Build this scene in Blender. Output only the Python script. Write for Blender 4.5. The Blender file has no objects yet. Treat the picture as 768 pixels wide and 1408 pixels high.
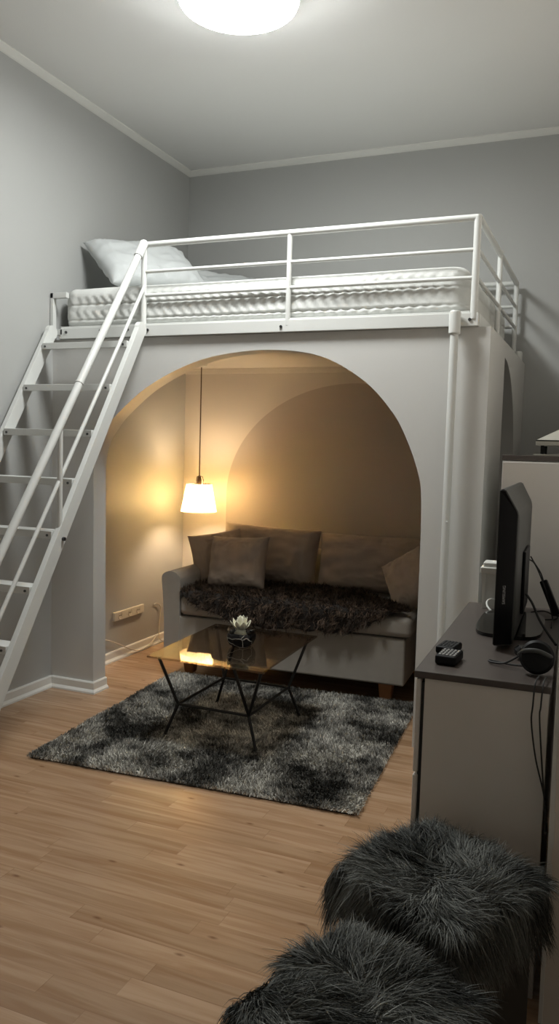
import bpy, bmesh, math, random
import numpy as np
from mathutils import Vector, Matrix, noise as mnoise

random.seed(7)
rng = np.random.default_rng(11)
S = bpy.context.scene
COL = S.collection
PI = math.pi
V = Vector

# ---------------------------------------------------------------- materials
def new_mat(name):
    m = bpy.data.materials.new(name); m.use_nodes = True
    nt = m.node_tree
    return m, nt, nt.nodes['Principled BSDF'], nt.nodes['Material Output']

def N(nt, typ, **kw):
    n = nt.nodes.new(typ)
    for k, v in kw.items():
        setattr(n, k, v)
    return n

def math_node(nt, op, a, b=None):
    n = N(nt, 'ShaderNodeMath', operation=op)
    for i, x in enumerate((a, b)):
        if x is None: continue
        if isinstance(x, (int, float)): n.inputs[i].default_value = x
        else: nt.links.new(x, n.inputs[i])
    return n.outputs[0]

def mix_col(nt, fac, a, b, mode='MIX'):
    n = N(nt, 'ShaderNodeMix', data_type='RGBA', blend_type=mode)
    for sock, x in ((n.inputs[0], fac), (n.inputs[6], a), (n.inputs[7], b)):
        if isinstance(x, (int, float)): sock.default_value = x
        elif isinstance(x, tuple): sock.default_value = (*x, 1) if len(x) == 3 else x
        else: nt.links.new(x, sock)
    return n.outputs[2]

def plain(name, col, rough=.5, metal=0., var=.06, scale=8., bump=0., bscale=60., spec=.5, coat=0.):
    """a painted / plastic / fabric surface with faint procedural mottling"""
    m, nt, p, o = new_mat(name)
    tc = N(nt, 'ShaderNodeTexCoord')
    nz = N(nt, 'ShaderNodeTexNoise'); nz.inputs['Scale'].default_value = scale; nz.inputs['Detail'].default_value = 4
    nt.links.new(tc.outputs['Object'], nz.inputs['Vector'])
    c = mix_col(nt, nz.outputs['Fac'], tuple(max(0, x*(1-var)) for x in col), tuple(min(1, x*(1+var)) for x in col))
    nt.links.new(c, p.inputs['Base Color'])
    p.inputs['Roughness'].default_value = rough
    p.inputs['Metallic'].default_value = metal
    p.inputs['Specular IOR Level'].default_value = spec
    p.inputs['Coat Weight'].default_value = coat
    if bump:
        n2 = N(nt, 'ShaderNodeTexNoise'); n2.inputs['Scale'].default_value = bscale; n2.inputs['Detail'].default_value = 3
        nt.links.new(tc.outputs['Object'], n2.inputs['Vector'])
        b = N(nt, 'ShaderNodeBump'); b.inputs['Strength'].default_value = bump; b.inputs['Distance'].default_value = .004
        nt.links.new(n2.outputs['Fac'], b.inputs['Height'])
        nt.links.new(b.outputs['Normal'], p.inputs['Normal'])
    return m

def fabric(name, col, weave=900., rough=.9):
    m, nt, p, o = new_mat(name)
    tc = N(nt, 'ShaderNodeTexCoord')
    nz = N(nt, 'ShaderNodeTexNoise'); nz.inputs['Scale'].default_value = 14; nz.inputs['Detail'].default_value = 5
    nt.links.new(tc.outputs['Object'], nz.inputs['Vector'])
    c = mix_col(nt, nz.outputs['Fac'], tuple(x*.9 for x in col), tuple(x*1.1 for x in col))
    nt.links.new(c, p.inputs['Base Color'])
    p.inputs['Roughness'].default_value = rough
    p.inputs['Specular IOR Level'].default_value = .25
    p.inputs['Sheen Weight'].default_value = .15
    n2 = N(nt, 'ShaderNodeTexNoise'); n2.inputs['Scale'].default_value = 260; n2.inputs['Detail'].default_value = 2
    nt.links.new(tc.outputs['Object'], n2.inputs['Vector'])
    b = N(nt, 'ShaderNodeBump'); b.inputs['Strength'].default_value = .25; b.inputs['Distance'].default_value = .002
    nt.links.new(n2.outputs['Fac'], b.inputs['Height']); nt.links.new(b.outputs['Normal'], p.inputs['Normal'])
    return m

def emit(name, col, strength):
    m, nt, p, o = new_mat(name)
    p.inputs['Base Color'].default_value = (*col, 1)
    p.inputs['Emission Color'].default_value = (*col, 1)
    p.inputs['Emission Strength'].default_value = strength
    return m

def hair_mat(name, dark, light, rough=.55, spec=.3):
    """strands: each has its own tone (fibre colour, plus pile-lay shading on the rug; stored per strand)"""
    m, nt, p, o = new_mat(name)
    at = N(nt, 'ShaderNodeAttribute', attribute_name='tone')
    c = mix_col(nt, at.outputs['Fac'], dark, light)
    nt.links.new(c, p.inputs['Base Color'])
    p.inputs['Roughness'].default_value = rough
    p.inputs['Specular IOR Level'].default_value = spec
    return m

def wood_floor():
    m, nt, p, o = new_mat('laminate_floor')
    tc = N(nt, 'ShaderNodeTexCoord')
    sp = N(nt, 'ShaderNodeSeparateXYZ'); nt.links.new(tc.outputs['Object'], sp.inputs[0])
    X, Y = sp.outputs[0], sp.outputs[1]
    ry = math_node(nt, 'DIVIDE', Y, .068)
    row = math_node(nt, 'FLOOR', ry)
    wn = N(nt, 'ShaderNodeTexWhiteNoise', noise_dimensions='1D'); nt.links.new(row, wn.inputs['W'])
    rx = math_node(nt, 'ADD', math_node(nt, 'DIVIDE', X, .62), math_node(nt, 'MULTIPLY', wn.outputs['Value'], 7.3))
    colm = math_node(nt, 'FLOOR', rx)
    cb = N(nt, 'ShaderNodeCombineXYZ'); nt.links.new(colm, cb.inputs[0]); nt.links.new(row, cb.inputs[1])
    w2 = N(nt, 'ShaderNodeTexWhiteNoise', noise_dimensions='2D'); nt.links.new(cb.outputs[0], w2.inputs['Vector'])
    rnd = w2.outputs['Value']
    # grain
    gx = math_node(nt, 'ADD', math_node(nt, 'MULTIPLY', X, 2.2), math_node(nt, 'MULTIPLY', rnd, 31.))
    gy = math_node(nt, 'MULTIPLY', Y, 34.)
    gc = N(nt, 'ShaderNodeCombineXYZ'); nt.links.new(gx, gc.inputs[0]); nt.links.new(gy, gc.inputs[1]); nt.links.new(math_node(nt, 'MULTIPLY', rnd, 9.), gc.inputs[2])
    g = N(nt, 'ShaderNodeTexNoise'); g.inputs['Scale'].default_value = 1.; g.inputs['Detail'].default_value = 6; g.inputs['Distortion'].default_value = .8
    nt.links.new(gc.outputs[0], g.inputs['Vector'])
    base = mix_col(nt, rnd, (.375, .240, .142), (.465, .308, .192))
    gr = N(nt, 'ShaderNodeValToRGB'); gr.color_ramp.elements[0].position = .36; gr.color_ramp.elements[1].position = .62
    nt.links.new(g.outputs['Fac'], gr.inputs[0])
    c = mix_col(nt, gr.outputs[0], mix_col(nt, 1., base, (.76, .68, .60), 'MULTIPLY'), base)
    # knots
    kc = N(nt, 'ShaderNodeCombineXYZ'); nt.links.new(math_node(nt, 'ADD', math_node(nt, 'MULTIPLY', X, 2.9), math_node(nt, 'MULTIPLY', rnd, 5.)), kc.inputs[0]); nt.links.new(math_node(nt, 'MULTIPLY', Y, 7.6), kc.inputs[1])
    vo = N(nt, 'ShaderNodeTexVoronoi', voronoi_dimensions='2D'); vo.inputs['Scale'].default_value = 1.; nt.links.new(kc.outputs[0], vo.inputs['Vector'])
    kn = N(nt, 'ShaderNodeMapRange'); kn.inputs['From Min'].default_value = .012; kn.inputs['From Max'].default_value = .055; kn.inputs['To Min'].default_value = .75; kn.inputs['To Max'].default_value = 0
    nt.links.new(vo.outputs['Distance'], kn.inputs[0])
    pick = N(nt, 'ShaderNodeSeparateColor'); nt.links.new(vo.outputs['Color'], pick.inputs[0])
    kf = math_node(nt, 'MULTIPLY', kn.outputs[0], math_node(nt, 'GREATER_THAN', pick.outputs[0], .5))
    c = mix_col(nt, kf, c, (.16, .075, .035))
    # seams
    fy = math_node(nt, 'FRACT', ry); fx = math_node(nt, 'FRACT', rx)
    sy = math_node(nt, 'LESS_THAN', fy, .022); sx = math_node(nt, 'LESS_THAN', fx, .0035)
    sm = math_node(nt, 'MULTIPLY', math_node(nt, 'MAXIMUM', sy, sx), .35)
    c = mix_col(nt, sm, c, (.19, .10, .05))
    nt.links.new(c, p.inputs['Base Color'])
    p.inputs['Roughness'].default_value = .23
    p.inputs['Specular IOR Level'].default_value = .5
    b = N(nt, 'ShaderNodeBump'); b.inputs['Strength'].default_value = .06; b.inputs['Distance'].default_value = .002
    nt.links.new(g.outputs['Fac'], b.inputs['Height']); nt.links.new(b.outputs['Normal'], p.inputs['Normal'])
    return m

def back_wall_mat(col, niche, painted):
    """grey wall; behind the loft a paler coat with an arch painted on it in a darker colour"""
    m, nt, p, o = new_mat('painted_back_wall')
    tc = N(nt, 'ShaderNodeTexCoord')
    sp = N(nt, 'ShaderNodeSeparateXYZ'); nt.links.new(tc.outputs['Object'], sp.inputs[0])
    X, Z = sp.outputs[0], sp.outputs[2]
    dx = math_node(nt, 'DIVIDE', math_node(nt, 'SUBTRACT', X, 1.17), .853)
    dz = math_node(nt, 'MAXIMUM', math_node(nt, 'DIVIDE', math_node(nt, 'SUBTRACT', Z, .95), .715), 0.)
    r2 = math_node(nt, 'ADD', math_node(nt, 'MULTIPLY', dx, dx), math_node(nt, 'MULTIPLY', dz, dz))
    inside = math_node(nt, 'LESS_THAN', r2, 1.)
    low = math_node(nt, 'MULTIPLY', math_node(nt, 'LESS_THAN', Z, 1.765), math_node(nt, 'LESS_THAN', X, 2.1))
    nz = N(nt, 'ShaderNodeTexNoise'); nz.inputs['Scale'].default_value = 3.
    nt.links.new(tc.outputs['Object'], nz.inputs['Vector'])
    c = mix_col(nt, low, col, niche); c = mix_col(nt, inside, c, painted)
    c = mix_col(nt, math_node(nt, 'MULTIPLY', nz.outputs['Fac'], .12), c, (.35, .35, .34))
    nt.links.new(c, p.inputs['Base Color'])
    p.inputs['Roughness'].default_value = .55
    return m

GREY = (.40, .405, .395)
M = dict(
    floor=wood_floor(),
    ceiling=plain('ceiling_paint', (.80, .80, .785), .8, var=.02, scale=2),
    wall=plain('grey_wall_paint', GREY, .5, var=.03, scale=2.5, bump=.05, bscale=120),
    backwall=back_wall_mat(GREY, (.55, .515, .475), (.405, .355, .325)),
    panel=plain('panel_paint', (.565, .56, .54), .42, var=.03, scale=2.5, bump=.03, bscale=90),
    alcove=plain('alcove_ceiling_paint', (.60, .57, .52), .6, var=.03),
    trim=plain('white_trim', (.72, .72, .69), .4, var=.03),
    cream=plain('cream_wall_end', (.74, .68, .61), .7, var=.06),
    white_metal=plain('white_powder_coat', (.62, .63, .61), .32, var=.03),
    bolt=plain('dark_steel', (.10, .10, .10), .35, .9),
    quilt=plain('white_quilted_cotton', (.60, .61, .59), .85, var=.02, bump=.2, bscale=140),
    linen=plain('pale_grey_cotton', (.47, .49, .49), .85, var=.03, bump=.15, bscale=160),
    sofa=fabric('taupe_sofa_fabric', (.365, .335, .295)),
    cushion=fabric('brown_grey_cushion_fabric', (.40, .325, .265)),
    wood=plain('orange_brown_wood', (.36, .15, .055), .45, var=.2, scale=25),
    throw_base=plain('dark_fleece', (.030, .025, .022), .95),
    throw=hair_mat('dark_sheepskin', (.010, .008, .006), (.19, .13, .092), .6, .25),
    rug_base=plain('rug_backing', (.05, .052, .05), .95),
    rug=hair_mat('grey_shag_pile', (.030, .029, .025), (.80, .775, .70), .75, .2),
    fur=hair_mat('grey_long_fur', (.020, .022, .020), (.36, .375, .35), .6, .2),
    fur_base=plain('grey_fur_backing', (.028, .030, .029), .95),
    pouf=plain('dark_grey_velvet', (.040, .038, .034), .8, var=.15),
    black_metal=plain('black_metal', (.012, .012, .012), .4, .3),
    black=plain('black_plastic', (.005, .005, .0055), .5, var=.1, spec=.2),
    black_gloss=plain('black_gloss_plastic', (.004, .004, .005), .25, var=.1, spec=.2),
    base_gloss=plain('black_mirror_gloss', (.006, .006, .006), .06, var=.1, spec=.6),
    grey_plastic=plain('dark_grey_plastic', (.036, .037, .034), .5, var=.1),
    rubber=plain('black_rubber', (.012, .012, .012), .6),
    keys=plain('grey_rubber_keys', (.30, .30, .29), .6),
    chest=plain('white_chest_foil', (.68, .65, .61), .45, var=.02),
    chest_top=plain('dark_brown_top', (.075, .062, .055), .38, var=.1),
    shadow_dark=plain('painted_shadow_dark', (.045, .042, .038), .8),  # shade of the flank opening put into a near-black colour
    white=plain('white_plastic', (.70, .70, .66), .4, var=.03),
    cream_plastic=plain('cream_plastic', (.62, .58, .50), .45, var=.03),
    pale_slab=plain('pale_lacquer', (.38, .37, .32), .35, var=.05),
    dark_gap=plain('socket_dark', (.03, .03, .03), .7),
    bronze=plain('brown_metal', (.10, .06, .03), .4, .6),
    petal=plain('ivory_petal', (.80, .78, .62), .5, var=.08, scale=30),
    silver=plain('silver_lettering', (.55, .55, .55), .35, .5),
    bulb=emit('warm_bulb', (1., .745, .48), 150.),
    diffuser=emit('cool_diffuser', (.965, .985, .965), 29.5),
)

def glass_mat(name, col, rough=.02):
    m, nt, p, o = new_mat(name)
    p.inputs['Base Color'].default_value = (*col, 1)
    p.inputs['Roughness'].default_value = rough
    p.inputs['IOR'].default_value = 1.5
    p.inputs['Transmission Weight'].default_value = 1.
    return m
def thin_glass(name, tint, ior):
    m, nt, p, o = new_mat(name)
    tr = N(nt, 'ShaderNodeBsdfTransparent'); tr.inputs[0].default_value = (*tint, 1)
    gl = N(nt, 'ShaderNodeBsdfGlossy'); gl.inputs['Roughness'].default_value = .015; gl.inputs['Color'].default_value = (.95, .93, .90, 1)
    lw = N(nt, 'ShaderNodeLayerWeight')
    fac = math_node(nt, 'ADD', math_node(nt, 'MULTIPLY', math_node(nt, 'POWER', lw.outputs['Facing'], 5.), .93), ((ior-1)/(ior+1))**2)
    tc = N(nt, 'ShaderNodeTexCoord'); q = N(nt, 'ShaderNodeTexNoise'); q.inputs['Scale'].default_value = 3.
    nt.links.new(tc.outputs['Object'], q.inputs['Vector'])
    nt.links.new(mix_col(nt, q.outputs['Fac'], tuple(t*.96 for t in tint), tint), tr.inputs[0])
    mx = N(nt, 'ShaderNodeMixShader'); nt.links.new(fac, mx.inputs[0]); nt.links.new(tr.outputs[0], mx.inputs[1]); nt.links.new(gl.outputs[0], mx.inputs[2])
    nt.links.new(mx.outputs[0], o.inputs['Surface']); nt.nodes.remove(p)
    return m
M['smoked'] = thin_glass('smoked_brown_glass', (.62, .555, .48), 1.72)
M['clear'] = glass_mat('clear_glass', (.92, .93, .92))

def marble_black():
    m, nt, p, o = new_mat('black_glass_with_white_veins')
    tc = N(nt, 'ShaderNodeTexCoord')
    vo = N(nt, 'ShaderNodeTexVoronoi', feature='DISTANCE_TO_EDGE'); vo.inputs['Scale'].default_value = 9.
    nz = N(nt, 'ShaderNodeTexNoise'); nz.inputs['Scale'].default_value = 20
    nt.links.new(tc.outputs['Object'], nz.inputs['Vector'])
    ad = N(nt, 'ShaderNodeVectorMath', operation='MULTIPLY_ADD'); ad.inputs[1].default_value = (.03, .03, .03)
    nt.links.new(nz.outputs['Color'], ad.inputs[0]); nt.links.new(tc.outputs['Object'], ad.inputs[2])
    nt.links.new(ad.outputs[0], vo.inputs['Vector'])
    ln = math_node(nt, 'LESS_THAN', vo.outputs['Distance'], .011)
    nt.links.new(mix_col(nt, ln, (.010, .010, .011), (.40, .39, .36)), p.inputs['Base Color'])
    p.inputs['Roughness'].default_value = .1
    return m
M['veined'] = marble_black()

def shade_mat():
    m, nt, p, o = new_mat('gathered_cream_shade')
    tr = N(nt, 'ShaderNodeBsdfTranslucent'); tr.inputs['Color'].default_value = (.86, .74, .52, 1)
    df = N(nt, 'ShaderNodeBsdfDiffuse'); df.inputs['Color'].default_value = (.80, .72, .58, 1)
    mx = N(nt, 'ShaderNodeMixShader'); mx.inputs[0].default_value = .12
    tc = N(nt, 'ShaderNodeTexCoord'); nz = N(nt, 'ShaderNodeTexNoise'); nz.inputs['Scale'].default_value = 60
    nt.links.new(tc.outputs['Object'], nz.inputs['Vector'])
    nt.links.new(mix_col(nt, nz.outputs['Fac'], (.97, .88, .64), (1., .95, .77)), tr.inputs['Color'])
    nt.links.new(df.outputs[0], mx.inputs[2]); nt.links.new(tr.outputs[0], mx.inputs[1])
    nt.links.new(mx.outputs[0], o.inputs['Surface'])
    nt.nodes.remove(p)
    return m
M['shade'] = shade_mat()

# ---------------------------------------------------------------- object helpers
def link(name, me, mat, parent=None, smooth=False):
    o = bpy.data.objects.new(name, me); COL.objects.link(o)
    if mat is not None and not me.materials: me.materials.append(M[mat] if isinstance(mat, str) else mat)
    if parent is not None: o.parent = parent
    if smooth:
        me.polygons.foreach_set('use_smooth', [True]*len(me.polygons))
    return o

def auto_smooth(me, ang=.6):
    """smooth faces, sharp edges above an angle"""
    bm = bmesh.new(); bm.from_mesh(me)
    for f in bm.faces: f.smooth = True
    for e in bm.edges:
        if len(e.link_faces) == 2 and e.calc_face_angle(0) > ang: e.smooth = False
    bm.to_mesh(me); bm.free()

class MB:
    """collects shapes into one bmesh, then links ONE mesh object"""
    def __init__(s): s.bm = bmesh.new()
    def _merge(s, b):
        me = bpy.data.meshes.new('t'); b.to_mesh(me); b.free(); s.bm.from_mesh(me); bpy.data.meshes.remove(me)
    def box(s, a, b, bev=0., seg=2, mat=None):
        t = bmesh.new(); bmesh.ops.create_cube(t, size=1)
        a, b = V(a), V(b)
        for v in t.verts: v.co = V([(a[i]+b[i])/2 + v.co[i]*(b[i]-a[i]) for i in range(3)])
        if bev: bmesh.ops.bevel(t, geom=list(t.edges), offset=bev, segments=seg, profile=.5, affect='EDGES')
        if mat is not None: t.transform(mat)
        s._merge(t); return s
    def beam(s, p, q, w, h, up=(0, 0, 1), bev=0.):
        """rectangular bar from p to q: w across, h along 'up'"""
        p, q = V(p), V(q); d = (q-p); L = d.length; d.normalize()
        x = d.cross(V(up)).normalized(); u = x.cross(d)
        mtx = Matrix((x, u, -d)).transposed().to_4x4() if False else Matrix(((x.x, u.x, d.x, p.x), (x.y, u.y, d.y, p.y), (x.z, u.z, d.z, p.z), (0, 0, 0, 1)))
        return s.box((-w/2, -h/2, 0), (w/2, h/2, L), bev, 2, mtx)
    def tube(s, pts, r, n=14, cap=True, smoothen=0):
        pts = [V(p) for p in pts]
        if smoothen: pts = spline(pts, smoothen)
        rs = r if isinstance(r, (list, tuple)) else [r]*len(pts)
        t = s.bm; rings = []; prev = None
        for i, p in enumerate(pts):
            d = (pts[min(i+1, len(pts)-1)] - pts[max(i-1, 0)]).normalized()
            if prev is None:
                a = V((0, 0, 1)) if abs(d.z) < .9 else V((1, 0, 0))
                x = d.cross(a).normalized()
            else:
                x = (prev - d*prev.dot(d)).normalized()
            prev = x; y = d.cross(x)
            rings.append([t.verts.new(p + (x*math.cos(2*PI*k/n) + y*math.sin(2*PI*k/n))*rs[i]) for k in range(n)])
        for a, b in zip(rings, rings[1:]):
            for k in range(n): t.faces.new((a[k], a[(k+1) % n], b[(k+1) % n], b[k]))
        if cap:
            t.faces.new(rings[0][::-1]); t.faces.new(rings[-1])
        return s
    def lathe(s, prof, c=(0, 0, 0), n=48, fn=None):
        """prof: (r, z) list; fn(angle, r, z) may alter the radius"""
        t = s.bm; rings = []
        for r, z in prof:
            if r < 1e-5: rings.append([t.verts.new((c[0], c[1], c[2]+z))])
            else:
                rg = []
                for k in range(n):
                    a = 2*PI*k/n; rr = fn(a, r, z) if fn else r
                    rg.append(t.verts.new((c[0]+rr*math.cos(a), c[1]+rr*math.sin(a), c[2]+z)))
                rings.append(rg)
        for a, b in zip(rings, rings[1:]):
            if len(a) == 1 and len(b) == 1: continue
            for k in range(n):
                k2 = (k+1) % n
                if len(a) == 1: t.faces.new((a[0], b[k2], b[k]))
                elif len(b) == 1: t.faces.new((a[k], a[k2], b[0]))
                else: t.faces.new((a[k], a[k2], b[k2], b[k]))
        return s
    def prism(s, poly, axis, lo, hi):
        """closed 2D polygon extruded along an axis (0:x -> (y,z); 1:y -> (x,z); 2:z -> (x,y))"""
        def P3(u, v, w): return {0: (w, u, v), 1: (u, w, v), 2: (u, v, w)}[axis]
        t = bmesh.new()
        A = [t.verts.new(P3(u, v, lo)) for u, v in poly]; B = [t.verts.new(P3(u, v, hi)) for u, v in poly]
        t.faces.new(A); t.faces.new(B[::-1])
        for i in range(len(poly)):
            j = (i+1) % len(poly); t.faces.new((A[i], B[i], B[j], A[j]))
        bmesh.ops.recalc_face_normals(t, faces=t.faces)
        bmesh.ops.triangulate(t, faces=[f for f in t.faces if len(f.verts) > 4])
        s._merge(t); return s
    def sphere(s, c, r, u=24, v=14, sc=(1, 1, 1)):
        t = bmesh.new(); bmesh.ops.create_uvsphere(t, u_segments=u, v_segments=v, radius=r)
        for w in t.verts: w.co = V((w.co.x*sc[0]+c[0], w.co.y*sc[1]+c[1], w.co.z*sc[2]+c[2]))
        s._merge(t); return s
    def build(s, name, mat, parent=None, smooth=True, recalc=True, ang=.6):
        if recalc: bmesh.ops.recalc_face_normals(s.bm, faces=s.bm.faces)
        me = bpy.data.meshes.new(name); s.bm.to_mesh(me); s.bm.free()
        o = link(name, me, mat, parent)
        if smooth:
            auto_smooth(me, ang)
            md = o.modifiers.new('normals', 'WEIGHTED_NORMAL'); md.keep_sharp = True; md.weight = 90
        return o

def spline(pts, k=8):
    out = []; n = len(pts)
    for i in range(n-1):
        p0, p1, p2, p3 = pts[max(i-1, 0)], pts[i], pts[i+1], pts[min(i+2, n-1)]
        for j in range(k):
            t = j/k
            out.append(.5*((2*p1) + (p2-p0)*t + (2*p0-5*p1+4*p2-p3)*t*t + (3*p1-p0-3*p2+p3)*t**3))
    out.append(pts[-1]); return out

def thing(name, label, cat, loc=(0, 0, 0), rz=0., group=None, rot=None):
    o = bpy.data.objects.new(name, None); COL.objects.link(o); o.empty_display_size = .05
    o.location = loc; o.rotation_euler = rot if rot else (0, 0, rz)
    tag(o, label, cat, group); return o

def tag(o, label, cat, group=None):
    o['label'] = label; o['category'] = cat
    if group: o['group'] = group
    return o

def struct(o):
    o['kind'] = 'structure'; return o

def place(o, loc):
    """move a top-level mesh's origin to loc, keeping the shape where it is"""
    o.data.transform(Matrix.Translation(-V(loc))); o.location = loc; return o

def pillow_mesh(name, w, h, t, mat, parent=None, pinch=.07, seed=0, wr=.006, n=44, sag=0.):
    """a stuffed cushion: w along x, h along z, t thick along y, seam at its edge"""
    bm = bmesh.new(); top = []; bot = []
    for side, store in ((1, top), (-1, bot)):
        for i in range(n+1):
            row = []
            for j in range(n+1):
                u = -1+2*i/n; v = -1+2*j/n
                x = w/2*u*(1-pinch*(1-v*v)*u*u); z = h/2*v*(1-pinch*(1-u*u)*v*v)
                e = max(0, (1-u**4))*max(0, (1-v**4))
                y = t/2*(e**.55)
                edge = max(abs(u), abs(v))
                q = mnoise.noise(V((u*3.1+seed*7, v*3.1, side*2.+seed)))
                q2 = mnoise.noise(V((u*9+seed*3, v*2.2 if abs(u) > abs(v) else v*9, side*5.+seed)))
                y += (q*wr*1.3 + q2*wr*edge**2*1.5)*min(1, e*4)
                if sag: z -= sag*(1-u*u)*max(0, v)
                if (i in (0, n) or j in (0, n)) and side == -1:
                    row.append(top[i][j])
                else:
                    row.append(bm.verts.new((x, -side*y, z)))
            store.append(row)
    for store, fl in ((top, False), (bot, True)):
        for i in range(n):
            for j in range(n):
                q = [store[i][j], store[i+1][j], store[i+1][j+1], store[i][j+1]]
                bm.faces.new(q[::-1] if fl else q)
    bmesh.ops.recalc_face_normals(bm, faces=bm.faces)
    me = bpy.data.meshes.new(name); bm.to_mesh(me); bm.free()
    return link(name, me, mat, parent, smooth=True)

def unit(a):
    return a/np.maximum(np.linalg.norm(a, axis=-1, keepdims=True), 1e-9)

def strands(name, P, D, L, W, tone, mat, parent, bend, lv=4, tip=.15):
    """ribbon strands: roots P, start directions D, lengths L, widths W, bend = end direction"""
    n = len(P); side = unit(np.cross(D, rng.normal(size=(n, 3))))
    vs = []
    for k in range(lv):
        s = k/(lv-1)
        c = P + L[:, None]*(D*(s-.5*s*s) + bend*(.5*s*s)) if True else P
        w = (W*(1-(1-tip)*s**1.5))[:, None]*.5
        vs.append(c-side*w); vs.append(c+side*w)
    co = np.stack(vs, 1).reshape(-1, 3)
    m = 2*lv; base = (np.arange(n)*m)[:, None, None]
    q = np.array([[2*k, 2*k+1, 2*k+3, 2*k+2] for k in range(lv-1)])[None]
    faces = (base+q).reshape(-1, 4)
    me = bpy.data.meshes.new(name)
    me.vertices.add(len(co)); me.vertices.foreach_set('co', co.astype(np.float32).ravel())
    me.loops.add(faces.size); me.loops.foreach_set('vertex_index', faces.astype(np.int32).ravel())
    me.polygons.add(len(faces)); me.polygons.foreach_set('loop_start', np.arange(0, faces.size, 4, dtype=np.int32))
    me.polygons.foreach_set('use_smooth', np.ones(len(faces), dtype=bool))
    me.update(calc_edges=True)
    at = me.attributes.new('tone', 'FLOAT', 'POINT'); at.data.foreach_set('value', np.repeat(np.clip(tone, 0, 1), m).astype(np.float32))
    o = link(name, me, mat, parent)
    return o

def nz(P, sc, seed=0.):
    return np.array([mnoise.noise(V((p[0]*sc+seed, p[1]*sc+seed*1.7, p[2]*sc-seed))) for p in P])

# ---------------------------------------------------------------- the room
H = 3.02; D = 1.358; ZB = 1.768; XE = 2.143; T = .105; XR = 2.536; YR = -1.52; YB = -4.0; XF = 3.4
struct(MB().box((-.1, YB-.1, -.06), (XF+.1, D+.1, 0)).build('floor', 'floor', smooth=False))
struct(MB().box((-.1, YB-.1, H), (XF+.1, D+.1, H+.06)).build('ceiling', 'ceiling', smooth=False))
struct(MB().box((-.1, YB, 0), (0, D, H)).build('wall_left', 'wall', smooth=False))
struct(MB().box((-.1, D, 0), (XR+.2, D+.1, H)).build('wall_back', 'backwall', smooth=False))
struct(MB().box((XR, YR, 0), (XR+.2, D, H)).build('wall_right', 'cream', smooth=False))
struct(MB().box((XR+.2, YR, 0), (XF+.1, YR+.1, H)).build('wall_right_return', 'cream', smooth=False))
struct(MB().box((XF, YB, 0), (XF+.1, YR, H)).build('wall_far_right', 'cream', smooth=False))
struct(MB().box((-.1, YB-.1, 0), (XF+.1, YB, H)).build('wall_rear', 'trim', smooth=False))
# a ragged white paint edge on the end of the right wall
wp = MB(); z = 0.
while z < H-.1:
    dz = random.uniform(.03, .11); w = random.uniform(.007, .011)
    wp.box((XR-.0015, YR-.002, z), (XR+w, YR+.006, min(z+dz, H)), .0008, 1); z += dz*.97
struct(wp.build('trim_4', 'trim'))

# loft enclosure: the arched front
arch = [(.262, 0), (.259, .30), (.256, .70), (.254, .95), (.2535, 1.15), (.278, 1.262), (.325, 1.335), (.388, 1.405), (.544, 1.528), (.74, 1.624), (.929, 1.676), (1.182, 1.696),
        (1.424, 1.664), (1.625, 1.556), (1.757, 1.420), (1.825, 1.300), (1.873, 1.174), (1.890, 1.083), (1.896, .869), (1.896, .40), (1.896, 0)]
ap = [(p.x, p.y) for p in spline([V((a, b, 0)) for a, b in arch], 6)]
poly = [(0, 0)] + ap + [(XE, 0), (XE, ZB), (0, ZB)]
wf = struct(MB().prism(poly, 1, 0, T).build('wall_front', 'panel', smooth=True, ang=.35))
# its right flank with a quarter-round opening
q = [(.48+.55*math.sin(a), 1.1+.6*math.cos(a)) for a in [i/20*PI/2 for i in range(21)]]
poly = [(T, 0), (.48, 0)] + q + [(1.03, 0), (D, 0), (D, ZB), (T, ZB)]
struct(MB().prism(poly, 0, XE-.09, XE).build('wall_flank', 'panel', smooth=True, ang=.35))
struct(MB().box((XE-.094, .40, 0), (XE-.086, 1.10, ZB-.03)).build('shadow_panel', 'shadow_dark', smooth=False))  # added dark panel, stands in for the shaded interior and blocks the pendant's light
struct(MB().box((0, T, ZB-.004), (XE-.09, D, ZB+.012)).build('ceiling_alcove', 'alcove', smooth=False))
struct(MB().box((0, D-.012, ZB-.038), (XE-.09, D, ZB-.004), .003).box((0, D-.02, ZB-.016), (XE-.09, D, ZB-.004), .002).build('trim_3', 'alcove'))

def sweep(path, prof, name, mat, closed=False):
    """profile (offset from wall, z) swept along a 2D path, offset to its right, mitred"""
    t = bmesh.new(); rows = []
    P = [V(p) for p in path]
    for i, p in enumerate(P):
        d0 = (P[i]-P[i-1]).normalized() if i else None
        d1 = (P[i+1]-P[i]).normalized() if i < len(P)-1 else None
        n0 = V((d0.y, -d0.x)) if d0 else None; n1 = V((d1.y, -d1.x)) if d1 else None
        if n0 and n1: n = (n0+n1); n = n/(n.dot(n1))
        else: n = n0 or n1
        rows.append([t.verts.new((p.x+n.x*o, p.y+n.y*o, z)) for o, z in prof])
    for a, b in zip(rows, rows[1:]):
        for k in range(len(prof)):
            k2 = (k+1) % len(prof); t.faces.new((a[k], a[k2], b[k2], b[k]))
    t.faces.new(rows[0]); t.faces.new(rows[-1][::-1])
    bmesh.ops.recalc_face_normals(t, faces=t.faces)
    me = bpy.data.meshes.new(name); t.to_mesh(me); t.free()
    return struct(link(name, me, mat))
bb = [(0, 0), (.024, 0), (.023, .008), (.013, .020), (.012, .052), (.008, .058), (0, .058)]
sweep([(0, YB+.02), (0, 0)][:0] or [(0, YB+.02), (0, -.001)], bb, 'baseboard_left', 'trim')
sweep([(0, 0), (.26, 0), (.26, T)], bb, 'baseboard_front', 'trim')
sweep([(0, T), (0, D), (XE-.09, D)], [(o, z) for o, z in bb], 'baseboard_alcove', 'trim')
cr = [(0, H), (.030, H), (.030, H-.006), (.008, H-.026), (0, H-.030)]
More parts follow.
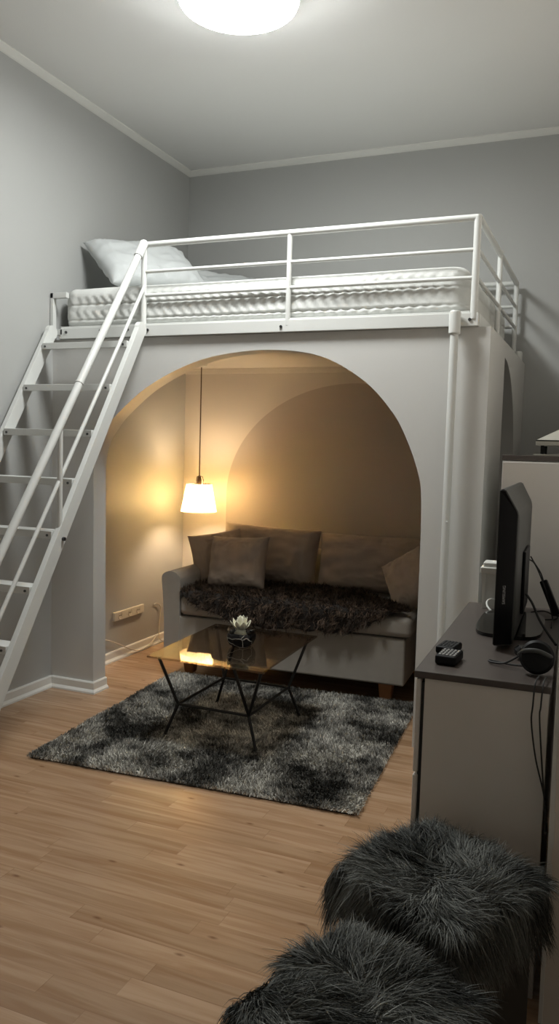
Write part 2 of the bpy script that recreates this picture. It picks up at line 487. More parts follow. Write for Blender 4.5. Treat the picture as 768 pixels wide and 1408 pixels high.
sweep([(0, YB), (0, D), (XR, D)], cr, 'trim_1', 'trim')

# ---------------------------------------------------------------- loft bed
bed = thing('loft_bed', 'white metal loft bed frame with guard rails above the arched alcove', 'bed', (1.05, .65, ZB))
bl = V((1.05, .65, ZB))
def L(*p): return V(p)-bl
YF = -.013
def bedpart(name, fn, mat='white_metal', parent=None):
    m = MB(); fn(m); m.bm.transform(Matrix.Translation(-bl)); return m.build(name, mat, parent or bed)
sr = bedpart('side_rail', lambda m: (m.box((.06, YF-.010, ZB+.001), (2.095, YF+.012, ZB+.054), .003), m.box((.06, YF-.004, ZB+.05), (2.06, YF+.03, ZB+.062), .002)))
bedpart('end_rail', lambda m: m.box((2.078, YF+.014, ZB+.001), (2.098, 1.30, ZB+.054), .003))
for x, z in ((.098, ZB+.033), (.30, ZB+.035), (.455, ZB+.036), (.566, ZB+.03), (1.245, ZB+.024), (2.062, ZB+.026)):
    bedpart('bolt', lambda m: m.tube([(x, YF-.015, z), (x, YF-.008, z)], .0065, 12), 'bolt', sr)
def brk(m):
    m.box((.003, YF-.014, ZB+.0), (.022, YF+.012, ZB+.228), .003); m.box((.003, YF-.014, ZB+.20), (.10, YF+.010, ZB+.228), .003)
    m.box((.003, YF-.010, ZB+.02), (.075, YF+.01, ZB+.05), .003)
bedpart('wall_bracket', brk)
for z, r in ((2.195, .0135), (2.070, .0085), (1.960, .0085)):
    bedpart('guard_rail', lambda m: m.tube([(.535, YF, z), (2.075, YF, z)], r))
    bedpart('guard_rail', lambda m: m.tube([(2.080, YF, z), (2.085, 1.285, z)], r))
    bedpart('guard_rail', lambda m: m.tube([(2.080, 1.285, z), (.05, 1.285, z)], r))
for x, y, r in ((.535, YF, .0135), (1.272, YF, .0115), (2.075, YF, .0145), (2.083, .617, .0125), (2.086, 1.285, .0135)):
    bedpart('guard_post', lambda m: m.tube([(x, y, ZB+.03), (x, y, 2.195), (x, y, 2.206)], [r, r, r*.7]))
def leg(x, y):
    def f(m):
        m.tube([(x, y, .0), (x, y, ZB-.02)], .0165, 18)
        m.tube([(x, y, ZB-.035), (x, y, ZB-.03), (x, y, ZB+.05), (x, y, ZB+.058)], [.019, .0235, .0235, .019], 18)
        m.tube([(x, y, 0), (x, y, .02)], .022, 18)
    return f
lg = bedpart('leg', leg(2.008, -.050))
bedpart('leg', leg(2.112, 1.283))
bedpart('push_button', lambda m: m.sphere((2.016, -.067, .98), .004), 'white_metal', lg)

# ladder
lad = thing('loft_ladder', 'white metal ladder with handrail leaning from the loft bed at left wall', 'ladder', (.29, -1.15, 0))
ll = V((.29, -1.15, 0))
def ladpart(name, fn, mat='white_metal', parent=None):
    m = MB(); fn(m); m.bm.transform(Matrix.Translation(-ll)); return m.build(name, mat, parent or lad)
def yl(z): return -.068-.632*(1.80-z)
for x in (.045, .556):
    ladpart('stringer', lambda m: (m.beam((x, yl(0)-.0, 0.002), (x, yl(1.795), 1.795), .026, .062, (0, 1, .6), .004),
                                  m.tube([(x-.0122, yl(1.795), 1.795), (x+.0122, yl(1.795), 1.795)], .0335, 24)))
for k in range(8):
    z = 1.722-.2085*k; y = yl(z)
    st = ladpart('step', lambda m: (m.box((.062, y-.040, z-.012), (.540, y+.040, z+.010), .004), m.box((.062, y-.042, z-.020), (.540, y-.034, z+.010), .002)))
    for x in (.08, .52):
        ladpart('step_bolt', lambda m: m.tube([(x, y-.046, z-.007), (x, y-.040, z-.007)], .005, 10), 'bolt', st)
def rail(m):
    a, b = V((.556, -.050, 2.192)), V((.556, -1.16, .605))
    m.tube([a+(a-b).normalized()*.004, b], .0165, 18)
    c = a+(b-a)*.045; m.tube([a+(a-b).normalized()*.008, a, c], [.015, .0205, .0205], 18)
    for t in (.43,): m.tube([a+(b-a)*t, a+(b-a)*(t+.004)], .0185, 18)
ladpart('handrail', rail)
ladpart('lower_handrail', lambda m: m.tube([(.556, -.040, 2.00), (.556, -1.10, .460)], .0085, 14))
ladpart('handrail_post', lambda m: (m.tube([(.556, -.655, .88), (.556, -.655, 1.322)], .0115, 14), m.tube([(.556, -.655, .86), (.556, -.655, .895)], .014, 14)))
ladpart('rail_bolt', lambda m: m.tube([(.569, -.650, .866), (.580, -.650, .866)], .008, 12), 'bolt')

# mattress: a rounded slab, quilted in chevrons
def mattress():
    x0, x1, y0, y1, z0, z1 = .045, 2.045, -.006+.014, 1.25, ZB+.064, 2.022
    n1 = 520; R = .075
    base = []
    w, h = x1-x0-2*R, y1-y0-2*R
    per = 2*w+2*h+2*PI*R
    def at(s):
        s %= per
        for (L_, fn) in ((w, lambda q: (x0+R+q, y0, 0, -1)), (PI*R/2, lambda q: (x1-R+R*math.sin(q/R), y0+R-R*math.cos(q/R), math.sin(q/R), -math.cos(q/R))),
                         (h, lambda q: (x1, y0+R+q, 1, 0)), (PI*R/2, lambda q: (x1-R+R*math.cos(q/R), y1-R+R*math.sin(q/R), math.cos(q/R), math.sin(q/R))),
                         (w, lambda q: (x1-R-q, y1, 0, 1)), (PI*R/2, lambda q: (x0+R-R*math.sin(q/R), y1-R+R*math.cos(q/R), -math.sin(q/R), math.cos(q/R))),
                         (h, lambda q: (x0, y1-R-q, -1, 0)), (PI*R/2, lambda q: (x0+R-R*math.cos(q/R), y0+R-R*math.sin(q/R), -math.cos(q/R), -math.sin(q/R)))):
            if s < L_: return fn(s)
            s -= L_
        return (x0+R, y0, 0, -1)
    bm = bmesh.new(); rings = []
    nv = 46; r = .05
    for j in range(nv+1):
        t = j/nv; ring = []
        for i in range(n1):
            s = per*i/n1; px, py, nx, ny = at(s)
            z = z0+(z1-z0)*t
            # bulge of the side profile
            top = max(0, (z-(z1-r))/r); inn = r*(1-math.sqrt(max(0, 1-top*top)))
            bot = max(0, ((z0+.03)-z)/.03); inn += .03*(1-math.sqrt(max(0, 1-bot*bot)))
            # horizontal seams and chevron quilting between them
            zz = (z-z0)/(z1-z0)
            seam = sum(math.exp(-((zz-c)/.022)**2) for c in (.16, .54))
            band = zz*2.63
            tri = abs((band*1.0) % 1-.5)*2
            ph = s*2*PI/.048+tri*3.4+mnoise.noise(V((s*5, zz*3, 0)))*1.6
            amp = .0056*(.7+.6*mnoise.noise(V((s*2.2, zz*2, 4))))
            d = amp*math.sin(ph)-.008*seam+.006*mnoise.noise(V((s*3, zz*4, 9)))
            # gathered end near the corner
            cd = min(abs(px-x1), abs(px-x0)+.0)
            if cd < .34: 
                wgt = (1-cd/.34)
                d = d*(1-.6*wgt)+wgt*.007*mnoise.noise(V((s*26, zz*1.6, 2)))
            d *= (1-top)*min(1, zz*9+.2)
            ring.append(bm.verts.new((px+nx*(d-inn), py+ny*(d-inn), z+.006*mnoise.noise(V((s*2, 0, 3)))*t)))
        rings.append(ring)
    for a, b in zip(rings, rings[1:]):
        for i in range(n1): bm.faces.new((a[i], a[(i+1) % n1], b[(i+1) % n1], b[i]))
    cx, cy = (x0+x1)/2, (y0+y1)/2
    prev = rings[-1]
    for k in range(1, 22):
        f = 1-k/22; ring = []
        for i in range(n1):
            v = rings[-1][i].co
            x, y = cx+(v.x-cx)*f, cy+(v.y-cy)*f
            e = 1-f
            ring.append(bm.verts.new((x, y, z1+.012*min(1, e*3)+.006*mnoise.noise(V((x*4, y*4, 1)))+.003*math.sin(x*90+abs((y*8) % 1-.5)*8))))
        for i in range(n1): bm.faces.new((prev[i], prev[(i+1) % n1], ring[(i+1) % n1], ring[i]))
        prev = ring
    bm.faces.new(prev)
    bm.faces.new(rings[0][::-1])
    me = bpy.data.meshes.new('mattress'); bm.to_mesh(me); bm.free()
    o = link('mattress', me, 'quilt', smooth=True)
    place(o, (cx, cy, z0)); return tag(o, 'thick white quilted mattress lying on the loft bed', 'mattress')
mattress()

def bed_pillow(w, h, t, seed, loc, rx, ry, rz, label):
    p = pillow_mesh('pillow', w, h, t, 'linen', seed=seed, wr=.012, pinch=.05)
    p.rotation_mode = 'YXZ'; p.location = loc; p.rotation_euler = (math.radians(rx), math.radians(ry), math.radians(rz)); tag(p, label, 'pillow')
bed_pillow(.575, .375, .15, 3, (.292, .40, 2.203), -49, -9, 55, 'large pale grey pillow propped steeply against the left wall on the mattress')
bed_pillow(.56, .36, .13, 5, (.50, .93, 2.172), -64, 2, 48, 'pale grey pillow half hidden behind the propped pillow on the mattress')

# ---------------------------------------------------------------- lamps
cl = thing('ceiling_lamp', 'round white glowing flush lamp on the ceiling', 'lamp', (1.235, -.50, H))
MB().lathe([(0, 0), (.215, 0), (.228, -.012), (.228, -.096), (.2225, -.096), (.222, -.02), (0, -.02)], n=72).build('rim', 'white', cl)
MB().lathe([(.2215, -.05), (.2215, -.086), (.222, -.108), (.216, -.114), (.19, -.119), (.10, -.122), (0, -.123)], n=72).build('diffuser', 'diffuser', cl)

LX, LY = .262, 1.085
pl = thing('pendant_lamp', 'small pendant lamp with gathered cream shade hanging on a cord in the alcove', 'lamp', (LX, LY, ZB-.004))
z0 = ZB-.004
MB().tube([(0, 0, 0), (0, 0, 1.075-z0)], .0035, 10).build('cord', 'bronze', pl)
MB().lathe([(0, 0), (.035, 0), (.033, -.012), (.012, -.020), (0, -.020)], n=28).build('ceiling_rose', 'white', pl)
def shade_r(a, r, z): return r*(1+.022*math.sin(34*a)+.012*math.sin(13*a+1)) if r > .05 else r
zt, zb_ = 1.028-z0, .855-z0
sh = MB().lathe([(.077, zt), (.0875, zt-.058), (.0985, zt-.116), (.1085, zb_+.006), (.1100, zb_)], n=170, fn=shade_r)
sh.lathe([(.108, zb_), (.0965, zt-.116), (.0855, zt-.058), (.075, zt)], n=170, fn=shade_r)
sh.build('lamp_shade', 'shade', pl, ang=2., recalc=False)
hd = MB().lathe([(0, 1.075-z0), (.010, 1.072-z0), (.014, 1.05-z0), (.014, 1.01-z0), (0, 1.008-z0)], n=20)
for k in range(3):
    a = 2*PI*k/3+.3; c, s_ = math.cos(a), math.sin(a)
    hd.tube([(0, 0, 1.077-z0), (.020*c, .020*s_, 1.072-z0), (.026*c, .026*s_, 1.05-z0), (.024*c, .024*s_, zt), (.076*c, .076*s_, zt)], .0022, 8)
hd.tube([(.077*math.cos(2*PI*i/40), .077*math.sin(2*PI*i/40), zt) for i in range(41)], .0022, 6)
hd.build('shade_holder', 'bronze', pl)
MB().sphere((0, 0, .955-z0), .030, sc=(1, 1, 1.15)).tube([(0, 0, .985-z0), (0, 0, 1.01-z0)], .012).build('bulb', 'bulb', pl)

# ---------------------------------------------------------------- sofa
SA = math.radians(2.8)
so = thing('sofa', 'grey fabric sofa with one rounded armrest under a dark fur throw in the alcove', 'sofa', (.425, .430, 0), SA)
su = lambda u, v, z: V((.425, .430, 0)) + Matrix.Rotation(SA, 3, 'Z') @ V((u, v, z))
SW, SD = 1.312, .80
MB().box((.0, .0, .105), (SW, SD, .342), .012, 3).build('base', 'sofa', so)
def softbox(name, a, b, r, mat, parent, bulge=.012, seed=0, n=40):
    m = MB().box(a, b, r, 5); bm = m.bm
    bmesh.ops.subdivide_edges(bm, edges=[e for e in bm.edges if e.calc_length() > .08], cuts=10, use_grid_fill=True)
    A, B = V(a), V(b); c = (A+B)/2; hh = (B-A)/2
    for v in bm.verts:
        q = V([(v.co[i]-c[i])/hh[i] for i in range(3)])
        f = (1-min(1, abs(q.x))**3)*(1-min(1, abs(q.y))**3)
        if q.z > .5: v.co.z += bulge*f+.004*mnoise.noise(v.co*6+V((seed, 0, 0)))
        if abs(q.y) > .8: v.co.y += .5*bulge*q.y*(1-min(1, abs(q.z))**2)*(1-q.x**4)
    return m.build(name, mat, parent, ang=1.2)
softbox('seat_cushion', (.085, -.015, .350), (SW+.03, SD-.08, .452), .030, 'sofa', so, .012)
# armrest: rounded top that rolls outwards
prof = [(-.006, .105), (.082, .105), (.084, .45), (.086, .52), (.078, .556), (.052, .578), (.018, .582), (-.016, .566), (-.026, .535), (-.018, .45), (-.008, .30)]
pp = [(p.x, p.y) for p in spline([V((a, b, 0)) for a, b in prof[2:]], 5)]
MB().prism([prof[0], prof[1]]+pp, 1, -.006, SD).build('armrest', 'sofa', so, ang=.5)
softbox('backrest', (.08, SD-.085, .345), (SW, SD+.0, .66), .03, 'sofa', so, .004)
for u, v in ((.09, .135), (SW-.10, .07), (.09, SD-.09), (SW-.10, SD-.09)):
    m = MB(); t = m.bm; r = []
    for zz, w in ((0.002, .026), (.106, .036)):
        r.append([t.verts.new((u+a*w, v+b*w, zz)) for a, b in ((-1, -1), (1, -1), (1, 1), (-1, 1))])
    for k in range(4): t.faces.new((r[0][k], r[0][(k+1) % 4], r[1][(k+1) % 4], r[1][k]))
    t.faces.new(r[0][::-1]); t.faces.new(r[1]); bmesh.ops.bevel(t, geom=list(t.edges), offset=.004, segments=2, affect='EDGES')
    m.build('leg', 'wood', so)

def cushion(name, label, c, w, h, t, rx, rz, ry=0, seed=0, mat='cushion', group=None, pinch=.06, wr=.008):
    o = pillow_mesh(name, w, h, t, mat, seed=seed, pinch=pinch, wr=wr)
    o.location = c; o.rotation_mode = 'YXZ'; o.rotation_euler = (math.radians(rx), math.radians(ry), math.radians(rz))
    return tag(o, label, 'cushion', group)
cushion('back_cushion', 'long grey-brown back cushion behind the two square cushions', su(.392, .535, .632), .605, .345, .20, -13, 2.5, 1.5, 1, pinch=.035, wr=.012)
cushion('back_cushion', 'long grey-brown back cushion at the right end of the sofa', su(1.022, .535, .627), .65, .325, .20, -13, 2.5, -.5, 2, pinch=.035, wr=.012)
cushion('throw_pillow', 'square brown cushion in front of the left back cushion', (.735, .675, .622), .345, .30, .14, -20, 2, -3, 4)
cushion('throw_pillow', 'square brown cushion leaning between the armrest and another square cushion', (.548, .800, .622), .31, .30, .12, -14, 34, -9, 6)
cushion('throw_pillow', 'square tan cushion tilted on its corner at the right end of the sofa', (1.705, .70, .610), .29, .29, .13, -18, -22, -34, 8)

# fur throw over the seat: backing sheet + curls
def throw():
    lowx = [.0, .06, .10, .17, .34, .55, .75, .88, .97, 1.04, 1.10, 1.16, 1.22, 1.30]
    lowd = [.00, .045, .068, .098, .150, .165, .155, .150, .142, .112, .072, .040, .010, -.01]
    nu, nv = 90, 60
    G = np.zeros((nu+1, nv+1, 3))
    for i in range(nu+1):
        u = .092+(SW+.012-.092)*i/nu
        hang = np.interp(u-.06, lowx, lowd)+.014*mnoise.noise(V((u*14, 0, 0)))
        back = .50 if u < .93 else .50-(u-.93)*1.25
        start = 0.
        # arc-length path: from back over the top to the front edge and down
        r = .03; total = back-start+hang
        for j in range(nv+1):
            s = total*j/nv; v = back-s
            yf = -.032
            if v > yf+r+start: y, zz = v, .481
            else:
                q = (yf+r+start)-v
                if q < r*PI/2: a = q/r; y, zz = yf+r+start-r*math.sin(a), .481-r+r*math.cos(a)
                else: y, zz = yf+start, .481-r-(q-r*PI/2)
            zz += .006*mnoise.noise(V((u*9, v*9, 1)))
            y += -.006*abs(mnoise.noise(V((u*12, v*5, 7)))) if zz < .43 else 0
            G[i, j] = (u, y, zz)
    t = thing('fur_throw', 'dark curly fur throw spread over the sofa seat and hanging down its front', 'throw', (.425, .430, 0), SA)
    bm = bmesh.new(); vv = [[bm.verts.new(G[i, j]) for j in range(nv+1)] for i in range(nu+1)]
    for i in range(nu):
        for j in range(nv): bm.faces.new((vv[i][j], vv[i+1][j], vv[i+1][j+1], vv[i][j+1]))
    bmesh.ops.recalc_face_normals(bm, faces=bm.faces)
    me = bpy.data.meshes.new('backing'); bm.to_mesh(me); bm.free()
    o = link('backing', me, 'throw_base', t, True); md = o.modifiers.new('s', 'SOLIDIFY'); md.thickness = .006; md.offset = 0
    nc = 2400; per = 11
    fi = rng.random(nc)*(nu-1e-3); fj = rng.random(nc)*(nv-1e-3)
    def samp(fi, fj):
        i = fi.astype(int); j = fj.astype(int); a = (fi-i)[:, None]; b = (fj-j)[:, None]
        P = G[i, j]*(1-a)*(1-b)+G[i+1, j]*a*(1-b)+G[i, j+1]*(1-a)*b+G[i+1, j+1]*a*b
        du = G[i+1, j]-G[i, j]; dv = G[i, j+1]-G[i, j]
        n = unit(np.cross(du, dv)); n *= np.where((n[:, 2]-n[:, 1]) < 0, -1, 1)[:, None]
        return P, n, unit(dv)
    Pc, nc_, dv = samp(fi, fj)
    flow = unit(dv*.6+rng.normal(size=(nc, 3))*.55+nc_*.35)
    idx = np.repeat(np.arange(nc), per)
    fi2 = np.clip(fi[idx]+rng.normal(size=len(idx))*.75, 0, nu-1e-3); fj2 = np.clip(fj[idx]+rng.normal(size=len(idx))*.75, 0, nv-1e-3)
    P, n, _ = samp(fi2, fj2)
    Dn = unit(n+rng.normal(size=P.shape)*.35)
    bend = unit(flow[idx]*1.3+rng.normal(size=P.shape)*.16-(P-Pc[idx])*42)+np.array([0, 0, -.25])
    Ln = (.030+.018*rng.random(len(idx)))
    tone = (.0+.85*rng.random(nc)**2.2)[idx]+.25*rng.random(len(idx))
    f = strands('fur', P, Dn, Ln, np.full(len(idx), .0036), tone, 'throw', t, bend, 5)
    f['kind'] = 'stuff'
throw()

# ---------------------------------------------------------------- rug
RW, RH, RA = 1.352, 1.306, .062
rug = thing('shag_rug', 'mottled dark and light grey shag rug under the coffee table', 'rug', (1.167, -.132, 0), RA)
MB().box((-RW/2+.012, -RH/2+.012, .001), (RW/2-.012, RH/2-.012, .012), .004).build('rug_backing', 'rug_base', rug)
n = 105000
P = np.stack([(rng.random(n)-.5)*RW*1.0, (rng.random(n)-.5)*RH*1.0, np.full(n, .010)], 1)
def patch(P):
    a = nz(P, 4.2, 1.3); b = nz(P, 10., 5.); c = nz(P, 26., 8.)
    return a*.55+b*.48+c*.30
g = patch(P)  # light and dark of pile lying different ways, put into strand tone
lean = np.stack([nz(P, 4., 20.), nz(P, 4., 31.), np.zeros(n)], 1)*1.4
Dn = unit(np.array([0, 0, 1.])+lean*.4+rng.normal(size=P.shape)*.25)
bend = unit(lean+rng.normal(size=P.shape)*.7+np.array([0, 0, .35]))
tone = np.clip(.42+g*1.35, .04, .95)*(.35+.9*rng.random(n))+rng.normal(size=n)*.05
cR, sR = math.cos(-RA), math.sin(-RA)
for tx, ty in [(1.127+x_*.2145, -.148+y_*.2485) for x_ in (-1, 1) for y_ in (-1, 1)]:
    dx_, dy_ = tx-1.167, ty+.132; lx_, ly_ = dx_*cR-dy_*sR, dx_*sR+dy_*cR
    P[(P[:, 0]-lx_)**2+(P[:, 1]-ly_)**2 < .011**2, 2] = -5.
keep = P[:, 2] > 0; P, g, Dn, bend, tone = P[keep], g[keep], Dn[keep], bend[keep], tone[keep]; n = len(P)
edge = np.minimum(RW/2-np.abs(P[:, 0]), RH/2-np.abs(P[:, 1]))
Ln = np.where(edge < .02, .014, .021)*(.8+.4*rng.random(n))
pile = strands('pile', P, Dn, Ln, np.full(n, .0048), tone, 'rug', rug, bend, 3, .35); pile['kind'] = 'stuff'

# ---------------------------------------------------------------- coffee table
ct = thing('coffee_table', 'coffee table with smoked glass top on thin black angled legs on the rug', 'table', (1.127, -.148, .0), .004)
ZT = .383
TL = .020
MB().box((-.266, -.320, -.008), (.266, .320, 0), .0015, 2, Matrix.Translation((0, 0, ZT)) @ Matrix.Rotation(TL, 4, 'X')).build('tabletop', 'smoked', ct)
def zg(y): return ZT-.0082+TL*y
top = {(-1, -1): (-.235, -.275), (1, -1): (.250, -.300), (1, 1): (.235, .275), (-1, 1): (-.250, .300)}
ring = {k: (k[0]*.166, k[1]*.222, .155) for k in top}
foot = {k: (k[0]*.2145, k[1]*.2485, .020) for k in top}
def rod(m, a, b): m.tube([a, b], .0068, 8)
for k, (tx, ty) in top.items():
    m = MB(); rod(m, (tx, ty, zg(ty)-.002), ring[k]); rod(m, ring[k], foot[k]); m.sphere(ring[k], .0072, 10, 8)
    m.tube([(foot[k][0], foot[k][1], .0125), (foot[k][0], foot[k][1], .024)], .008, 10)
    if k in ((1, -1), (-1, 1)):
        rod(m, ring[k], (k[0]*.130, k[1]*.300, zg(k[1]*.300)-.002))
    m.tube([(tx, ty, zg(ty)-.006), (tx, ty, zg(ty)-.0006)], .013, 12)
    m.build('leg', 'black_metal', ct)
ks = [(-1, -1), (1, -1), (1, 1), (-1, 1)]
for a, b in zip(ks, ks[1:]+ks[:1]):
    MB().tube([ring[a], ring[b]], .0062, 8).build('stretcher', 'black_metal', ct)

vz = thing('glass_bowl', 'squarish black glass bowl with pale veins standing on the glass coffee table', 'bowl', (1.150, -.150, ZT+.0012))
def sq(a, r, z): 
    c, s_ = abs(math.cos(a)), abs(math.sin(a)); return r*.94/((c**3.2+s_**3.2)**(1/3.2))
MB().lathe([(0, .0005), (.040, .0005), (.052, .010), (.061, .030), (.0625, .045), (.060, .058), (.055, .062), (.052, .058), (.054, .045), (.050, .025), (0, .012)], n=64, fn=sq).build('bowl_body', 'veined', vz)
MB().lathe([(.058, .060), (.0605, .066), (.061, .074), (.058, .081), (.0545, .083), (.056, .079), (.058, .073), (.0565, .067), (.054, .0605)], n=64, fn=sq).build('rim', 'clear', vz)
fl = thing('lotus_flower', 'cream white artificial lotus flower with pointed petals in the black glass bowl', 'flower', (1.147, -.150, ZT+.064))
MB().lathe([(0, -.04), (.024, -.04), (.030, -.01), (.02, .004), (0, .006)], n=24).build('flower_base', 'petal', fl)
for ringi, (cnt, tilt, ln, w) in enumerate(((8, 58, .070, .017), (7, 36, .072, .018), (5, 14, .066, .017))):
    for k in range(cnt):
        a = 2*PI*k/cnt+ringi*.45+random.uniform(-.12, .12); tl = math.radians(tilt+random.uniform(-7, 7)); l_ = ln*random.uniform(.88, 1.08)
        bm = bmesh.new(); rows = []
        for i in range(9):
            s = i/8; ww = w*math.sin(PI*min(1, .12+s*.88))**.7*(1-.15*s); th = tl-s*.35
            row = []
            for j in range(5):
                q = -1+j/2
                x = .004+l_*s*math.sin(th); zz = l_*s*math.cos(th); y = ww*q
                cup = .006*q*q*(1-s*.5)
                row.append(bm.verts.new((x-cup*math.cos(tl), y, zz+cup*math.sin(tl))))
            rows.append(row)
        for r1, r2 in zip(rows, rows[1:]):
            for j in range(4): bm.faces.new((r1[j], r1[j+1], r2[j+1], r2[j]))
        bm.transform(Matrix.Rotation(a, 4, 'Z'))
        me = bpy.data.meshes.new('petal'); bm.to_mesh(me); bm.free()
        o = link('petal', me, 'petal', fl, True); md = o.modifiers.new('s', 'SOLIDIFY'); md.thickness = .0012

# ---------------------------------------------------------------- outlet and cable by the left wall
ou = thing('power_outlet', 'long white multi-socket outlet on the left wall of the alcove', 'outlet', (0, .706, .258))
MB().box((.0005, -.158, -.026), (.016, .158, .026), .003, 2).build('plate', 'cream_plastic', ou)
for y in (-.100, .005, .095):
    s_ = MB().lathe([(.017, 0), (.019, .002), (.0205, .002), (.0215, 0)], n=28); s_.bm.transform(Matrix.Translation((.0155, y, 0)) @ Matrix.Rotation(PI/2, 4, 'Y'))
    r = s_.build('socket', 'cream_plastic', ou)
    h_ = MB()
    for dy in (-.007, .007): h_.tube([(.0155, y+dy, .002), (.0168, y+dy, .002)], .0035, 10)
    h_.build('contact_hole', 'dark_gap', r)
tag(place(MB().tube([(.006, .13, .150), (.020, .40, .150), (.020, .483, .136), (.022, .602, .086), (.027, .718, .034), (.030, .799, .012), (.030, .90, .018), (.027, .966, .042), (.022, 1.0, .06)], .0035, 8, smoothen=8).build('cable', 'cream_plastic'), (.02, .6, .086)),
    'thin white cable drooping along the alcove baseboard below the outlet', 'cable')
tag(place(MB().tube([(.006, .99, .258), (.010, 1.02, .262), (.014, 1.065, .225), (.014, 1.05, .12), (.026, 1.04, .03), (.032, 1.12, .006), (.040, 1.25, .006)], .003, 8, smoothen=8).build('cable', 'cream_plastic'), (.014, 1.05, .12)),
    'thin cable hooping down the alcove wall behind the sofa armrest', 'cable')

# ---------------------------------------------------------------- chest of drawers
CA = .030; CX, CY = 2.352, -.975; CW, CD_, CH = .300, .96, .742
ch = thing('chest_of_drawers', 'white chest of drawers with dark brown top beside the loft bed', 'chest', (CX, CY, 0), CA)
cw = lambda x, y, z: V((CX, CY, 0)) + Matrix.Rotation(CA, 3, 'Z') @ V((x, y, z))
MB().box((-CW/2+.020, -CD_/2+.004, .0), (CW/2, CD_/2-.004, CH-.018), .002).build('body', 'chest', ch)
MB().box((-CW/2-.004, -CD_/2-.004, CH-.017), (CW/2+.004, CD_/2+.004, CH), .002).build('top', 'chest_top', ch)
MB().box((-CW/2+.010, -CD_/2+.010, .03), (-CW/2+.0205, CD_/2-.010, CH-.03)).build('carcass_gap', 'dark_gap', ch)
for z0_, z1_ in ((.045, .262), (.268, .487), (.493, CH-.020)):
    for y0_, y1_ in ((-CD_/2+.002, -.002), (.002, CD_/2-.002)):
        MB().box((-CW/2, y0_, z0_), (-CW/2+.012, y1_, z1_), .0035, 3).build('drawer_front', 'chest', ch)

# tall cabinet against the back of the chest
tc_ = thing('tall_cabinet', 'tall white cabinet with dark top standing behind the television', 'cabinet', (2.398, -.43, 0))
MB().box((-.132, 0, .0), (.132, 1.02, 1.238), .002).build('body', 'white', tc_)
MB().box((-.134, -.004, 1.239), (.134, 1.024, 1.258), .002).build('top', 'chest_top', tc_)
MB().box((-.130, -.016, .06), (.130, -.001, 1.234), .002).build('door', 'chest', tc_)

bx = thing('lidded_box', 'pale box with a sloping lid on short legs on top of the tall cabinet', 'box', (2.445, -.28, 1.258))
MB().box((-.082, -.09, .0005), (.082, .10, .006), .001).build('tray', 'pale_slab', bx)
for x in (-.055, .055):
    for y in (-.075, .075): MB().tube([(x, y, .006), (x, y, .036)], .006, 10).build('leg', 'black', bx)
MB().box((-.076, -.095, .036), (.076, .105, .052), .002).build('tray_box', 'pale_slab', bx)
MB().box((-.077, -.096, .0521), (.077, .106, .0555), .001).build('seam', 'black', bx)
m = MB(); t = m.bm
b0 = [t.verts.new((x, y, .0556)) for x, y in ((-.074, -.094), (.074, -.094), (.074, .104), (-.074, .104))]
b1 = [t.verts.new((x, y, .125)) for x, y in ((.055, -.02), (.070, -.02), (.070, .03), (.055, .03))]
for k in range(4): t.faces.new((b0[k], b0[(k+1) % 4], b1[(k+1) % 4], b1[k]))
t.faces.new(b0[::-1]); t.faces.new(b1); m.build('lid', 'pale_slab', bx)

# ---------------------------------------------------------------- television
tv = thing('television', 'black flat television seen edge-on, standing on the chest of drawers', 'television', (2.352, -.845, CH), .033)
hw = .325; zb0, zt0 = .012, .425
def tvm(m):
    t = m.bm
    A = [(-.008, zb0+.004), (-.008, zt0), (.010, zt0)]
    # stations along the width share one tapered cross-section, the back is smaller than the front
    def loop(x, z0, z1, y0, y1): return [t.verts.new((x, y0, z0)), t.verts.new((x, y1, z0)), t.verts.new((x, y1, z1)), t.verts.new((x, y0, z1))]
    l0 = loop(-.010, zb0, zt0, -hw, hw); l1 = loop(.004, zb0, zt0+.001, -hw-.0, hw); l2 = loop(.038, zb0+.004, zt0-.058, -hw+.012, hw-.04); l3 = loop(.042, zb0+.02, zt0-.072, -hw+.03, hw-.06)
    for a, b in ((l0, l1), (l1, l2), (l2, l3)):
        for k in range(4): t.faces.new((a[k], a[(k+1) % 4], b[(k+1) % 4], b[k]))
    t.faces.new(l0); t.faces.new(l3)
    bmesh.ops.bevel(t, geom=[e for e in t.edges], offset=.003, segments=2, affect='EDGES')
m = MB(); tvm(m); hs = m.build('housing', 'grey_plastic', tv)
MB().box((-.0115, -hw+.025, zb0+.045), (-.0095, hw-.025, zt0-.02), .0005, 1).build('screen', 'black_gloss', tv)
m = MB()   # gloss black side strip of the near edge
m.prism([(-.0075, zb0+.003), (.0365, zb0+.008), (.0365, zt0-.0605), (.004, zt0-.004), (-.0075, zt0-.003)], 1, 0, .004)
for v in m.bm.verts:
    v.co.y += -hw-.0045+max(0, (v.co.x-.004))*12/34
m.build('side_cover', 'black_gloss', tv, smooth=False)
m = MB(); m.box((.0425, -.10, .06), (.051, .10, .24), .003, 3); m.build('rear_bulge', 'black', tv)
MB().box((.008, -.05, .008), (.032, .05, .10), .006, 3).build('stand_neck', 'black_gloss', tv)
pts = []
for k in range(40):
    a = 2*PI*k/40; c, s_ = math.cos(a), math.sin(a); r = 1/((abs(c)**4+abs(s_)**4)**.25)
    pts.append((.012+.095*c*r, .012+.19*s_*r))
m = MB().prism(pts, 2, .001, .011); m.build('stand_base', 'base_gloss', tv)
fc = bpy.data.curves.new('f', 'FONT'); fc.body = 'SAMSUNG'; fc.size = .0105; fc.extrude = .0002; fc.align_x = 'CENTER'; fc.align_y = 'CENTER'; fc.space_character = 1.05
fo = bpy.data.objects.new('f', fc); COL.objects.link(fo)
bpy.context.view_layer.update()
me = bpy.data.meshes.new_from_object(fo.evaluated_get(bpy.context.evaluated_depsgraph_get()))
bpy.data.objects.remove(fo)
me.name = 'lettering'; me.materials.clear()
